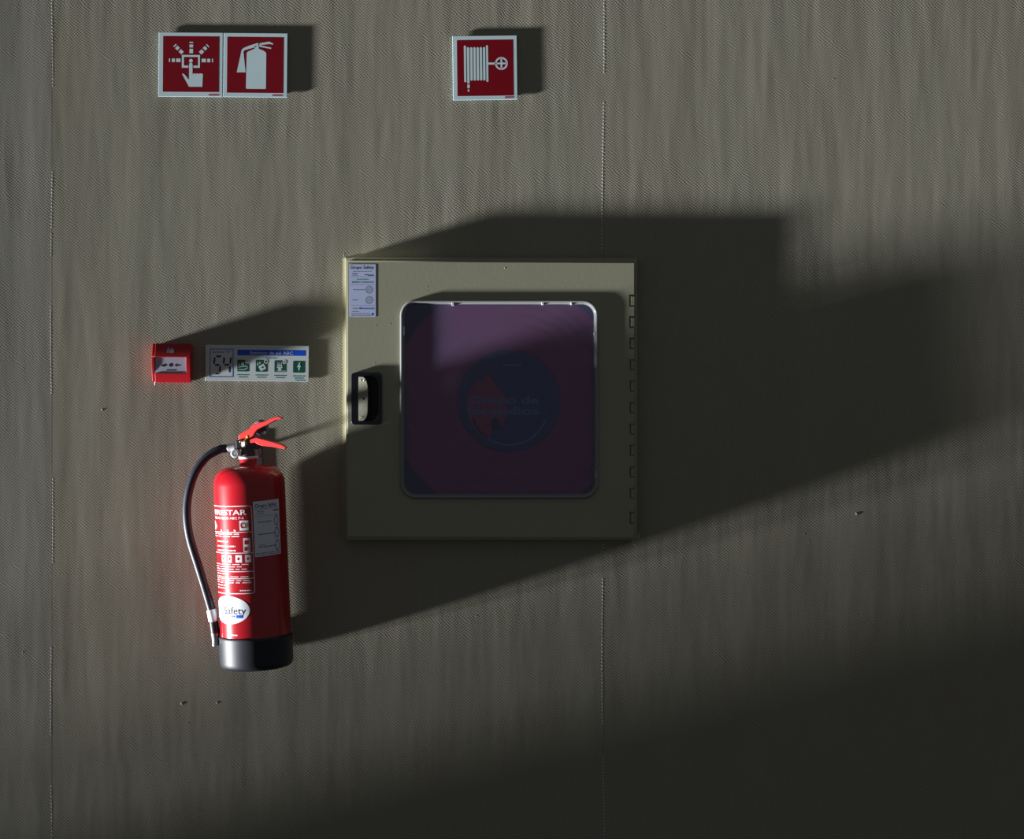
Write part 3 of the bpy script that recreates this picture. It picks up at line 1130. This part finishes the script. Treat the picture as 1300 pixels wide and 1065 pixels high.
# levers: outlines from the enlarged view
LZ = 11.82
def lev(pts, d):
    return [(E(265 + x / LZ, 515 + y / LZ, d).x, E(265 + x / LZ, 515 + y / LZ, d).z) for x, y in pts]
dl = DA + 0.013
def turn(bm):
    for v in bm.verts:      # the levers point a little out from the wall
        v.co.y -= (v.co.x - lev([(600, 500)], dl)[0][0]) * math.tan(R(17))
bm = bmesh.new()
up_pts = [(436, 565), (438, 445), (470, 415), (560, 372), (618, 340), (640, 300), (670, 276), (850, 232), (1000, 172), (1045, 160), (1110, 166), (1122, 182), (1108, 200), (1040, 204), (900, 280), (745, 352), (708, 390), (680, 440), (640, 488), (600, 500), (560, 560)]
prism(bm, lev(up_pts, dl), -0.013, 0.013, 0.0016)
turn(bm)
link('squeeze_lever', bm, 'lever_red', root)
bm = bmesh.new()
dn_pts = [(548, 574), (575, 520), (640, 490), (688, 468), (760, 484), (900, 520), (1040, 556), (1130, 584), (1188, 618), (1180, 634), (1152, 648), (1100, 634), (980, 616), (800, 598), (745, 580), (700, 552), (640, 560), (600, 576)]
prism(bm, lev(dn_pts, dl), -0.0135, 0.0135, 0.0016)
turn(bm)
link('carry_handle', bm, 'lever_red', root)
# gauge behind the levers
bm = bmesh.new()
p = E(329.5, 543.5, DA - 0.018)
q = p + Vector((0.005, 0.012, 0.004))
lathe(bm, [(0, -0.002), (0.0125, -0.002), (0.0150, 0.0005), (0.0150, 0.012), (0.0135, 0.0145), (0, 0.0145)], 32, along(p, q))
gauge = link('pressure_gauge', bm, 'grey_plastic', root, 35)
bm = bmesh.new()
a = E(334.5, 549.5, DA - 0.012)
lathe(bm, [(0, 0.004), (0.0032, 0.0032), (0.0045, 0.001), (0.0045, -0.006), (0, -0.006)], 16, Matrix.Translation(a) @ Matrix.Rotation(R(90), 4, 'X'))
link('gauge_stem', bm, 'chrome', gauge, 40)
# safety pin, seal and ring
bm = bmesh.new()
p = E(305.3, 560.5, DA + 0.0265)
rod(bm, p, p + Vector((0, 0.03, 0)), 0.0022, 12)
pin = link('safety_pin', bm, 'chrome', root, 40)
bm = bmesh.new()
p = E(314.6, 554.3, DA + 0.028)
lathe(bm, [(0, 0.0016), (0.0024, 0.0014), (0.0036, 0.0006), (0.0036, -0.0016), (0, -0.002)], 16, Matrix.Translation(p) @ Matrix.Rotation(R(90), 4, 'X'))
tube(bm, spline([p, E(311.5, 558, DA + 0.0285), E(308.5, 561.5, DA + 0.028), E(306, 565, DA + 0.026)], 5), 0.0008, 6)
link('yellow_seal', bm, 'yellow', pin, 50)
bm = bmesh.new()
tube(bm, spline([E(327.5, 565, DA + 0.006), E(328.3, 572, DA + 0.008), E(330.4, 580.5, DA + 0.009), E(332.0, 574, DA + 0.010), E(331.2, 565, DA + 0.010)], 8), 0.00085, 8)
link('pin_ring', bm, 'pin_red', pin, 50)
# hose
hp = [(289.5, 569.2, 0), (279, 570.5, .002), (262.5, 580, .004), (249.2, 597, .007), (241.2, 618, .010), (237.6, 638, .012), (237.3, 657, .014), (239.8, 677, .015), (244, 694, .016), (251, 716, .017), (260.5, 746.5, .018), (269.2, 776, .018)]
bm = bmesh.new()
tube(bm, spline([E(x, y, DA + d_) for x, y, d_ in hp], 9), 0.0087, 18)
link('hose', bm, 'hose', root, 60)
P = lambda x, y: E(x, y, DA + 0.018)
bm = bmesh.new()
rod(bm, P(268.3, 773), P(271.5, 789), 0.0103, 28)
link('hose_ferrule', bm, 'alu', root, 35)
bm = bmesh.new()
rod(bm, P(271.3, 788), P(273.4, 804), 0.0092, 24)
link('nozzle_grip', bm, 'boot', root, 35)
bm = bmesh.new()
lathe(bm, [(0, 0), (0.0088, 0), (0.0090, 0.002), (0.0078, 0.006), (0.0078, 0.020), (0.0085, 0.0225), (0.0085, 0.025), (0.0060, 0.025), (0.0055, 0.012), (0, 0.012)], 24, along(P(273.2, 803.5), P(274.3, 818)))
link('nozzle', bm, 'chrome', root, 35)
# wall bracket
bm = bmesh.new()
box(bm, -0.016, 0.016, DA / FS - 0.003, DA / FS - 0.0005, 0.385, 0.475, 0.0005, 1)
box(bm, -0.008, 0.008, 0.012, DA / FS - 0.002, 0.4405, 0.4435)
link('wall_bracket', bm, 'dark_metal', root)

# print on the cylinder: x = arc degrees, y = photo-like row (px, growing downwards)
def CY(lvl):
    r = RB + 0.00035 + 0.0002 * lvl
    def f(a, y):
        z = (846.5 - y) / 623.0
        return Vector((r * math.sin(R(a)), -r * math.cos(R(a)), z))
    return f


i = Ink(CY(0))
i.line(rrect(-97, 11.2, 639, 748, 4.5, 5), 1.05, True)
for yy, a in ((671.5, 10.5), (697.5, 10.5), (720.5, 11), (729.3, 11)):
    i.rect(-96, yy - 0.45, a, yy + 0.45)
i.text('FIRESTAR', -68, 3, 649.8, 6.6, 0.014)
i.text('POLVO SECO ABC P-6', -68, -1.5, 655.2, 3.0, 0.012)
i.rect(-9, 657, 5.4, 669.4)
i.poly([(-72, 657), (-66, 660), (-60, 664), (-64, 668), (-72, 669)])
for a in (-47, -32, -19):
    i.rect(a, 668.3, a + 3, 670.3)
i.words(-95, -10, 673.8, 1.1, 41).words(-95, -10, 676.6, 1.1, 42)
i.words(-60, -31, 683, 1.6, 1).words(-60, -17, 689, 1.6, 2).words(-60, -17, 694.3, 1.6, 3)
i.rect(-4, 679, 7, 696.5)
for a, b in ((-47, -38), (-32, -25), (-18, -7), (-2, 7.6)):
    i.rect(a, 700, b, 709.2)
i.words(-90, 3, 711.6, 0.9, 4).words(-90, -8, 714.5, 0.9, 5).words(-90, 0, 717.5, 0.9, 6)
i.words(-90, 7, 727, 0.9, 7).words(-90, 6, 731.8, 0.9, 8).words(-90, 8, 734.5, 0.9, 9)
i.words(-90, -32, 723.5, 1.2, 10).words(-90, -34, 738, 1.2, 11).words(-90, -34, 741.5, 1.2, 12)
i.words(-13, 6, 744.2, 1.3, 13)
i.words(-35, -20, 800, 1.4, 14)
for q in range(0):
    pass
lab = i.done('printed_label', 'white_print', body, 5)
i = Ink(CY(1))
i.arc(-3.6, 663, 3.4, 60, 300, 0.9, 12)
i.bm.verts.ensure_lookup_table()
i.text('CE', -6.5, 4, 665.8, 5.4, 0.02)
i.rect(-2, 682, 5, 687).rect(-2.5, 690, 2, 695)
for a in (-43, -29, -13, 2.5):
    i.quad(a, 704.6, 3.2, 3.4, 20)
i.done('label_symbols', 'fe_red', body, 5)
i = Ink(CY(0.5))
i.disc(-36.5, 768.8, 38.5, 17.8, 48)
ov = i.done('oval_sticker', 'oval', body, 4)
i = Ink(CY(1.2))
i.text('Safety', -46, -4, 773.6, 9.2, 0.004)
i.done('oval_lettering', 'oval_text', body, 4)
i = Ink(CY(1.2))
i.rect(-21, 773.8 + 1, -9, 778.4).words(-40, -22, 776.4, 2.2, 21, 0.1, 0.16)
i.done('oval_strip', 'blue', body, 4)
# inspection sticker on the shaded side, a little askew
def CS(lvl):
    f = CY(0.6 + lvl)
    def q(a, y):
        return f(37.5 + (a - 50) * 0.475, 668.2 + (y - 50) * 0.69 - (a - 50) * 0.012)
    return q
fs = Ink(CS(0)).rect(0, 0, 100, 100).done('inspection_sticker', 'sticker_fe', body, 6)
i = Ink(CS(0.8))
i.text('Grupo Safety', 6, 88, 11.5, 7, 0.012)
i.done('sticker_heading', 'black', body, 6)
i = Ink(CS(0.8))
i.rect(70, 18, 96, 20)
i.disc(74, 60, 2.4, 1.5, 10).disc(74, 83, 2.4, 1.5, 10)
i.done('sticker_marks', 'black', body, 6)
i = Ink(CS(0.8))
i.words(6, 92, 14.5, 0.9, 1).words(12, 36, 19, 1.4, 2).words(12, 36, 22.5, 1.2, 3).rect(3, 27, 97, 27.5)
i.words(14, 62, 38, 1.6, 4, 0.2, 0.4).words(14, 68, 60, 1.6, 5, 0.2, 0.4).words(14, 40, 79.5, 1.2, 6).words(14, 70, 83, 1.6, 7, 0.2, 0.4)
i.words(4, 96, 94, 1.2, 8).words(4, 96, 97, 1.2, 9)
i.done('sticker_small_print', 'grey_print', body, 6)
i = Ink(CS(0.7))
for yy in (38, 60, 83):
    i.arc(84, yy, 8.5, 0, 360, 3, 20)
i.done('date_dial', 'dial_print', body, 6)
